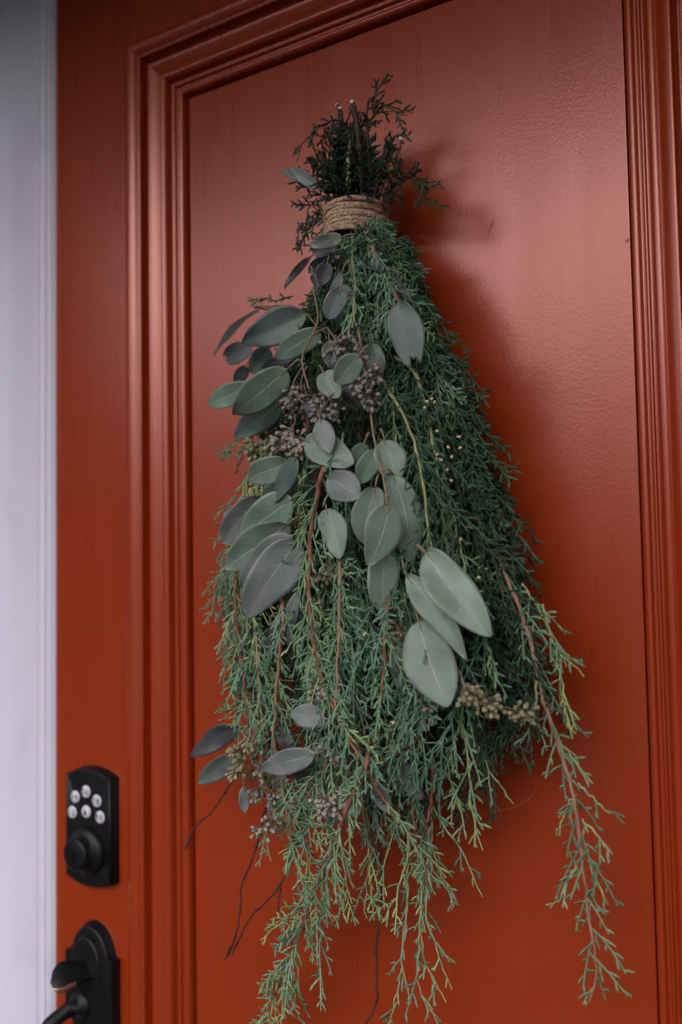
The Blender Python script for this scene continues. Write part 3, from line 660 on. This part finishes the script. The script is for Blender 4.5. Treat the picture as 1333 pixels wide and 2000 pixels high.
leaf((560, 722), (454, 816), 68, 'g', ab=.115, dt=.01, roll=-14, pet=(585, 700), **OV); leaf((490, 754), (401, 792), 46, 'g', ab=.075, dt=.01, **OV)
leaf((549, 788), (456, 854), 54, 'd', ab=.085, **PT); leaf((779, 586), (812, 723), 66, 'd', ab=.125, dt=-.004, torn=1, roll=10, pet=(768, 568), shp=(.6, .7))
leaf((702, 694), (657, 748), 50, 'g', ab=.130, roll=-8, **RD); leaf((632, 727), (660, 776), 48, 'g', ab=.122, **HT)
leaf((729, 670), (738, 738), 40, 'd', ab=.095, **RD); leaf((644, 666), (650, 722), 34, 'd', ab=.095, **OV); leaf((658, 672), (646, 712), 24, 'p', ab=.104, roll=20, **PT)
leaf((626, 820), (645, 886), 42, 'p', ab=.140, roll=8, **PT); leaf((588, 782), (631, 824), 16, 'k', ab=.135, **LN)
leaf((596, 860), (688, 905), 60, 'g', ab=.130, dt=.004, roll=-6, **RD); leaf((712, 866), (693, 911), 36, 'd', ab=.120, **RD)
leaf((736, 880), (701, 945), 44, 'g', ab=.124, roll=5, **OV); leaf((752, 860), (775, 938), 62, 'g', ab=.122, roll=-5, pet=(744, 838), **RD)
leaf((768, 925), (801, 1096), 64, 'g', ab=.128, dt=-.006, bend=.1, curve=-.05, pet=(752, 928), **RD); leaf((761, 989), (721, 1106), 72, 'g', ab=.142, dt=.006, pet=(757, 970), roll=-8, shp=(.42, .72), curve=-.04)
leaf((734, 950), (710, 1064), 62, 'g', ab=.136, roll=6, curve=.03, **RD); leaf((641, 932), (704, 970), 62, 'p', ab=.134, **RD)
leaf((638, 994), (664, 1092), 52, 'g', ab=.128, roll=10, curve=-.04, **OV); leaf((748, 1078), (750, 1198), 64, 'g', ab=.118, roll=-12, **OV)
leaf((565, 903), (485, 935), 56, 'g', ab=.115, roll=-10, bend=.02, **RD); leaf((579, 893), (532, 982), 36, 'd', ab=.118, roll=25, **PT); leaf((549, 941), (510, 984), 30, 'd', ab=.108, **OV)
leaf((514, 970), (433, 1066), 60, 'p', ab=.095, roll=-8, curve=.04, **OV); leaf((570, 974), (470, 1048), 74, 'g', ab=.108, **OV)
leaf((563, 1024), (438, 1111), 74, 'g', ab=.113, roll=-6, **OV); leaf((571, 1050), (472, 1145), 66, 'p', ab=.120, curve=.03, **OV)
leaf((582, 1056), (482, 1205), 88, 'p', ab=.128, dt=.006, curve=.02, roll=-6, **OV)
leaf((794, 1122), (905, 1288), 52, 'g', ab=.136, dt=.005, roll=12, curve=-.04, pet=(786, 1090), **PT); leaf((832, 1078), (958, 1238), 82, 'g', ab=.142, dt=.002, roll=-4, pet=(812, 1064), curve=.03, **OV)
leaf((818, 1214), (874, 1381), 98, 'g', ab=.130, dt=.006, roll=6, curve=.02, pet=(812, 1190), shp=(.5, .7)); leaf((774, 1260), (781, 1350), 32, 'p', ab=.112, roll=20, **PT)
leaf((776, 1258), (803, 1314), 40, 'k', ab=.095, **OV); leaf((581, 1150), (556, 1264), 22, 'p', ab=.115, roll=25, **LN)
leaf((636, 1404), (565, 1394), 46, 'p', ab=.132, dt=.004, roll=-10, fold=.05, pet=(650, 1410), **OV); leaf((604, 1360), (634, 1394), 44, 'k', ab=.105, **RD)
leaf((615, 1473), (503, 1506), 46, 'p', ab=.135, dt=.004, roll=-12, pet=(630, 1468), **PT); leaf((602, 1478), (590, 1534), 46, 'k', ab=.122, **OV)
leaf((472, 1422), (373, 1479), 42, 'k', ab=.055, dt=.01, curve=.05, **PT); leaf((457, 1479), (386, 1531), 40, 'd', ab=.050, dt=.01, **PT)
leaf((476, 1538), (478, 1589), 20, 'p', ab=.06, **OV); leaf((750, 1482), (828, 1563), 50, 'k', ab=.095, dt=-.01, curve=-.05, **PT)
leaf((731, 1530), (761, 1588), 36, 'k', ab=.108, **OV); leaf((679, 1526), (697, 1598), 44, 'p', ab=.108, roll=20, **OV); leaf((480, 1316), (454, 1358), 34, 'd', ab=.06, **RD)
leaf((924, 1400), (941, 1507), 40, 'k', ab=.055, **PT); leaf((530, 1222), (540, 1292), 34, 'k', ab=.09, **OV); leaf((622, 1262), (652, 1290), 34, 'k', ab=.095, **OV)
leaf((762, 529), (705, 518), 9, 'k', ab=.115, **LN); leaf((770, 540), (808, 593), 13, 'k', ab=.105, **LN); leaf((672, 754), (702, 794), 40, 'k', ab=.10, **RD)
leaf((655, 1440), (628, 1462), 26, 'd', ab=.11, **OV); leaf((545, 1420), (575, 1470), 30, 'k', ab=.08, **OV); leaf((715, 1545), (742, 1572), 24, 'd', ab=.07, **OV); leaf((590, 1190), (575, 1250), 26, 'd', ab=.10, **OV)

# thin eucalyptus stems that carry them
for seq, r_ in (([(700, 640, .10), (722, 780, .115), (730, 850, .122), (744, 905, .135), (751, 940, .142), (757, 985, .144)], .0014), ([(768, 925, .130), (757, 916, .138), (746, 920, .14)], .0010),
                ([(800, 1040, .115), (812, 1064, .135), (832, 1080, .142)], .0010), ([(786, 1088, .12), (788, 1108, .134), (796, 1128, .138)], .0009), ([(612, 560, .10), (622, 620, .115), (612, 650, .118), (590, 700, .12), (604, 760, .12)], .0013),
                ([(640, 640, .118), (655, 662, .122), (672, 690, .12), (700, 700, .12)], .0009), ([(585, 640, .08), (560, 600, .07), (530, 598, .065), (505, 603, .06)], .0010), ([(596, 709, .12), (575, 745, .118), (560, 800, .118)], .0009),
                ([(575, 1330, .09), (530, 1335, .085), (500, 1400, .08), (470, 1420, .065)], .0009), ([(545, 1410, .09), (500, 1420, .07), (470, 1425, .055)], .0008), ([(880, 1290, .10), (905, 1330, .09), (930, 1355, .085), (985, 1390, .075)], .0013), ([(930, 1352, .085), (924, 1405, .06)], .0009)):
    n = 16; link('eucalyptus_stem', tube_mesh('eucalyptus_stem', crom([P(q[0], q[1], q[2] + (.014 if q[2] >= .095 else 0)) for q in seq], n), np.linspace(r_, r_ * .7, n), MPET, 6), swag)

# ------------------------------------------------------------------ seed clusters
PODS = {}
for k in MPOD:
    for vv in range(2):
        n = 8; prof_ = [(.0004, 0), (.0010, .0010), (.0019, .0028), (.0022, .0042), (.0018, .0054), (.0008, .0062), (.0001, .0066)] if vv == 0 else [(.0004, 0), (.0008, .0012), (.0015, .0026), (.0020, .0040), (.0019, .0052), (.0010, .0060), (.0001, .0070)]
        V = [(r_ * math.cos(2 * math.pi * i / n), r_ * math.sin(2 * math.pi * i / n), z) for r_, z in prof_ for i in range(n)]
        F = [(L * n + i, L * n + (i + 1) % n, (L + 1) * n + (i + 1) % n, (L + 1) * n + i) for L in range(len(prof_) - 1) for i in range(n)]
        PODS[k, vv] = mesh('seed_pod', V, F, MPOD[k])
rp = np.random.default_rng(17)
def cluster(cx, cy, rx, ry, n, k, d, root, size=1.0):
    d = max(d, dfront(cx, cy) + .010) if cy < 1100 or d >= .12 or cx < 520 or cx > 880 else d + .008
    c0 = P(cx, cy, d); rt_ = P(*root, d - .01); G_ = []; pods = []
    nu = max(1, round(n / 5)); us = []
    for i in range(nu):
        a = rp.uniform(0, 2 * math.pi) if nu > 1 else 0; r_ = math.sqrt(rp.random()) if nu > 1 else 0
        us.append(P(cx + rx * .72 * r_ * math.cos(a), cy + ry * .72 * r_ * math.sin(a), d + rp.uniform(-.012, .008)))
    cen = np.mean(us, 0); G_.append((crom([rt_, (rt_ + cen) / 2 + rp.normal(0, .003, 3), cen], 8), .0009))
    for i, uc in enumerate(us):
        G_.append((crom([(rt_ * .4 + cen * .6), (cen + uc) / 2 + rp.normal(0, .002, 3), uc], 6), .0006))
        m_ = n // nu + (1 if i < n % nu else 0); ax_ = nrm(uc - rt_ + np.array([0, -.006, -.004]) + rp.normal(0, .004, 3))
        for j in range(m_):
            dd = nrm(ax_ + rp.normal(0, .62, 3) + np.array([0, -.12, 0])); l_ = rp.uniform(.0035, .0065); e_ = uc + dd * l_
            G_.append((np.stack([uc, (uc + e_) / 2, e_]), .00055)); pods.append((e_ - dd * .0004, dd))
        for j in range(max(2, int(m_ * 1.4))):
            dd = nrm(ax_ + rp.normal(0, .75, 3) + np.array([0, .25, 0])); e_ = uc + dd * rp.uniform(.004, .0125); G_.append((np.stack([uc, (uc + e_) / 2, e_]), .0005)); XP[k].append((e_, dd, rp.uniform(.8, 1.1)))
    V, F, T = [], [], 0; vs, fs = [], []; o_ = 0
    for pth, r_ in G_:
        v_, f_, _ = tubes([(np.array(pth)[None], np.full((1, len(pth)), r_), np.zeros(1))], 4); vs.append(v_); fs.append(f_ + o_); o_ += len(v_)
    o = link('seed_cluster', fast_mesh('seed_cluster', np.vstack(vs), np.vstack(fs), [MPS]), swag)
    for p_, dd in pods:
        b_ = link('seed_pod', PODS[k, int(rp.integers(2))], o); b_.location = p_; b_.rotation_euler = Vector(dd).to_track_quat('Z', 'Y').to_euler(); s_ = rp.uniform(.9, 1.2) * size; b_.scale = (s_, s_, s_)
    PN[0] += len(pods)
PN = [0]; XP = {k: [] for k in MPOD}
for a in ((563, 848, 36, 50, 30, 'g', .128, (580, 790)), (600, 775, 36, 34, 22, 'p', .125, (600, 715)), (642, 795, 24, 22, 15, 'p', .128, (620, 740)), (718, 745, 24, 46, 26, 'p', .125, (700, 690)), (662, 688, 26, 18, 10, 'p', .125, (655, 655)),
          (700, 680, 22, 20, 6, 'p', .118, (680, 655)), (506, 872, 24, 20, 12, 'o', .10, (540, 850)), (636, 1120, 34, 34, 16, 'o', .100, (640, 1080)), (625, 1185, 26, 46, 12, 'o', .098, (640, 1130)), (792, 1232, 24, 28, 9, 'o', .118, (796, 1190)), (628, 1328, 28, 34, 16, 'g', .120, (640, 1280)),
          (482, 1480, 42, 50, 32, 'o', .118, (505, 1415)), (518, 1552, 28, 36, 12, 'p', .085, (520, 1500)), (520, 1604, 26, 20, 12, 'g', .085, (530, 1560)), (640, 1565, 24, 36, 22, 'g', .122, (645, 1520)), (903, 1345, 18, 30, 9, 'o', .105, (890, 1300)),
          (960, 1372, 30, 26, 12, 'o', .085, (920, 1345)), (1010, 1400, 24, 20, 11, 'o', .075, (975, 1380)), (508, 600, 8, 12, 2, 'o', .06, (530, 600)), (850, 1385, 24, 14, 5, 'p', .10, (845, 1360)), (660, 1470, 14, 16, 6, 'p', .115, (655, 1440))):
    cluster(*a)
# the pods behind the ones that can be picked apart
V, F, mi = [], [], []
for ki, k in enumerate(MPOD):
    pv = [np.array(v_.co) for v_ in PODS[k, 0].vertices]; pf = [tuple(p.vertices) for p in PODS[k, 0].polygons]
    for p_, dd, s_ in XP[k]:
        q_ = Vector(dd).to_track_quat('Z', 'Y').to_matrix(); o_ = len(V); qm = np.array(q_); V += [p_ + qm @ x * s_ for x in pv]; F += [tuple(o_ + i for i in fc) for fc in pf]; mi += [ki] * len(pf)
link('rear_seed_pods', mesh('rear_seed_pods', V, F, [MPOD[k] for k in MPOD], True, mi), swag, kind='stuff')
# small pale male cones on the dark juniper
V, F = PODS['g', 0].vertices, None
me = mesh('pollen_cone', [tuple(v_.co) for v_ in PODS['g', 0].vertices], [tuple(p.vertices) for p in PODS['g', 0].polygons], MBUD)
for px, py in ((851, 888), (858, 895), (874, 870), (885, 889), (896, 876), (892, 853), (876, 918), (886, 939), (846, 776), (830, 783), (848, 789), (833, 797), (851, 842), (902, 1057), (711, 1243), (763, 1410), (931, 1128)):
    o = link('pollen_cone', me, swag); o.location = P(px, py, dfront(px, py) + .018); o.rotation_euler = (rp.uniform(0, 3), rp.uniform(0, 3), rp.uniform(0, 3)); o.scale = (.55, .55, .62)

# ------------------------------------------------------------------ bare twigs and cut stems
def twig(seq, r0, r1, m_, nodes=True, name='bare_twig', cut=False, bud=0.0):
    n = 40; a = crom([P(*q) for q in seq], n); rr = np.linspace(r0, r1, n)
    if nodes:
        for k in range(5, n - 3, 7): rr[k] *= 1.5
        a[1:-1] += np.random.default_rng(n + int(seq[0][0])).normal(0, .0005, (n - 2, 3))
    if bud: rr[-6:] = [r1, bud, bud * 1.25, bud * 1.1, bud * .8, bud * .15]
    o = link(name, tube_mesh(name, a, rr, m_, 7), swag)
    if cut:
        e = a[0]; T_ = nrm(a[0] - a[1]); v_, f_, _ = tubes([(np.array([e - T_ * .001, e + T_ * .0004, e + T_ * .0016, e + T_ * .0018])[None], np.array([[rr[0] * 1.02, rr[0] * .98, rr[0] * .85, .0001]]), np.zeros(1))], 8)
        link('cut_end', fast_mesh('cut_end', v_, f_, [MCUT]), o)
twig([(470, 1500, .06), (454, 1526, .05), (416, 1582, .045), (385, 1612, .042), (372, 1632, .041), (364, 1662, .04)], .0012, .0009, MTW, bud=.0019)
twig([(525, 1560, .06), (507, 1627, .05), (494, 1678, .046), (472, 1729, .044), (470, 1760, .042), (462, 1822, .04), (438, 1877, .038)], .0014, .0009, MTW, bud=.0014)
twig([(590, 1580, .06), (572, 1650, .05), (548, 1729, .047), (494, 1787, .044), (470, 1830, .042), (449, 1869, .04)], .0015, .0008, MTW, bud=.0012)
twig([(549, 1727, .047), (545, 1760, .045), (541, 1784, .044)], .0009, .0008, MTW, bud=.0013)
twig([(748, 1500, .06), (743, 1600, .05), (743, 1756, .044), (735, 1854, .042), (736, 1953, .04), (716, 2000, .038), (708, 2030, .038)], .0017, .0011, MTW)
twig([(860, 1370, .09), (840, 1410, .10), (810, 1447, .11), (757, 1489, .12), (720, 1530, .12)], .0014, .0010, MTW); twig([(866, 1370, .075), (863, 1398, .08), (858, 1510, .07), (851, 1569, .06)], .0011, .0009, MTW)
twig([(724, 1560, .08), (728, 1650, .06), (732, 1700, .05)], .0011, .0008, MTW); twig([(690, 1380, .10), (700, 1450, .1), (712, 1500, .1)], .0012, .001, MTW); twig([(846, 1480, .075), (843, 1560, .07), (828, 1640, .06)], .0018, .0012, MRB); twig([(815, 1480, .07), (806, 1560, .065), (812, 1640, .06)], .0014, .001, MPB)
twig([(664, 212, .062), (670, 260, .06), (676, 320, .058), (682, 395, .055)], .0021, .0024, MDB, name='cut_stem', cut=True); twig([(688, 199, .066), (697, 240, .066), (703, 310, .07), (711, 395, .06)], .0023, .0026, MDB, name='cut_stem', cut=True)
twig([(783, 272, .05), (774, 300, .052), (764, 330, .05), (745, 395, .045)], .0022, .0025, MRB, name='cut_stem', cut=True); twig([(659, 205, .058), (664, 222, .058), (668, 300, .05), (680, 395, .05)], .0019, .0022, MDB, name='cut_stem', cut=True)
twig([(684, 265, .064), (682, 300, .072), (681, 350, .076), (683, 400, .06)], .0018, .0018, MST, name='cut_stem'); twig([(716, 225, .05), (720, 290, .05), (722, 340, .05), (722, 395, .045)], .0017, .002, MDB, name='cut_stem', cut=True)
twig([(757, 290, .05), (750, 320, .055), (738, 360, .055), (728, 400, .05)], .0018, .0018, MDB, name='cut_stem'); twig([(617, 302, .06), (628, 318, .065), (641, 336, .062)], .0009, .0009, MPET, name='cut_stem')

# ------------------------------------------------------------------ jute twine
nc = P(697, 414, .040); tw = empty('twine_binding', tuple(nc)); tw.parent = swag
rx, ry = (P(752, 414, .04)[0] - P(642, 414, .04)[0]) / 2 * .83, .034; NCO = 8; zt, zb_ = P(697, 386, .07)[2] - nc[2], P(697, 446, .07)[2] - nc[2]
rtw = np.random.default_rng(9); hairs = []
for k in range(NCO):
    z0 = zt + (zb_ - zt) * (k + .5) / NCO; dz = (zb_ - zt) / NCO; n = 420; th = np.linspace(0, 2 * math.pi, n); lean = rtw.uniform(-.0024, .0024); lean2 = rtw.uniform(-.0018, .0018); sw = 1 + rtw.uniform(-.01, .03) + (.03 if k in (0, 7) else 0)
    cx = rx * sw * np.cos(th); cy = ry * sw * np.sin(th); cz = z0 + dz * (th / (2 * math.pi) - .5) * .8 + lean * np.cos(th) + lean2 * np.sin(th * 2)
    cen = np.stack([cx, cy, cz], 1); er = np.stack([np.cos(th), np.sin(th), 0 * th], 1); gs = []
    for s_ in (0, 1, 2):
        a = th * 34 + s_ * 2 * math.pi / 3; cc = cen + er * (np.cos(a) * .00150)[:, None] + np.array([0, 0, 1])[None] * (np.sin(a) * .00150)[:, None]
        gs.append((cc[None], np.full((1, n), .00104), np.zeros(1)))
    v_, f_, _ = tubes(gs, 5); link('twine_coil', fast_mesh('twine_coil', v_, f_, [MJ]), tw)
    for i in range(170):
        j = int(rtw.integers(n)); d_ = nrm(er[j] * rtw.uniform(.2, 1) + rtw.normal(0, .8, 3)); l_ = rtw.uniform(.002, .006); p_ = cen[j] + er[j] * .0018
        hairs.append(np.stack([p_, p_ + d_ * l_ * .5, p_ + d_ * l_ + rtw.normal(0, .001, 3)]))
hairs = np.array(hairs); v_, f_, _ = tubes([(hairs, np.tile([.00011, .0001, .00006], (len(hairs), 1)), np.zeros(len(hairs)))], 3)
link('twine_fuzz', fast_mesh('twine_fuzz', v_, f_, [MJ]), tw, kind='stuff')
# a hook of twine behind the neck holds the swag to the door
twig([(705, 420, .035), (712, 412, .02), (716, 405, .004)], .0016, .0016, MJ, False, 'hanging_loop')
# two loose fibres clinging to the paint
for seq in ([(1050, 1530), (1040, 1555), (1010, 1575), (985, 1582), (965, 1585)], [(1112, 1370), (1120, 1410), (1112, 1440), (1098, 1450)]):
    link('loose_fibre', tube_mesh('loose_fibre', crom([P(x, y, -PANEL_T + .004) for x, y in seq], 20), np.full(20, .00013), MJ, 4), swag)
print('SPRIGS', STAT, 'PODS', PN, 'DOOR', DW, DT)
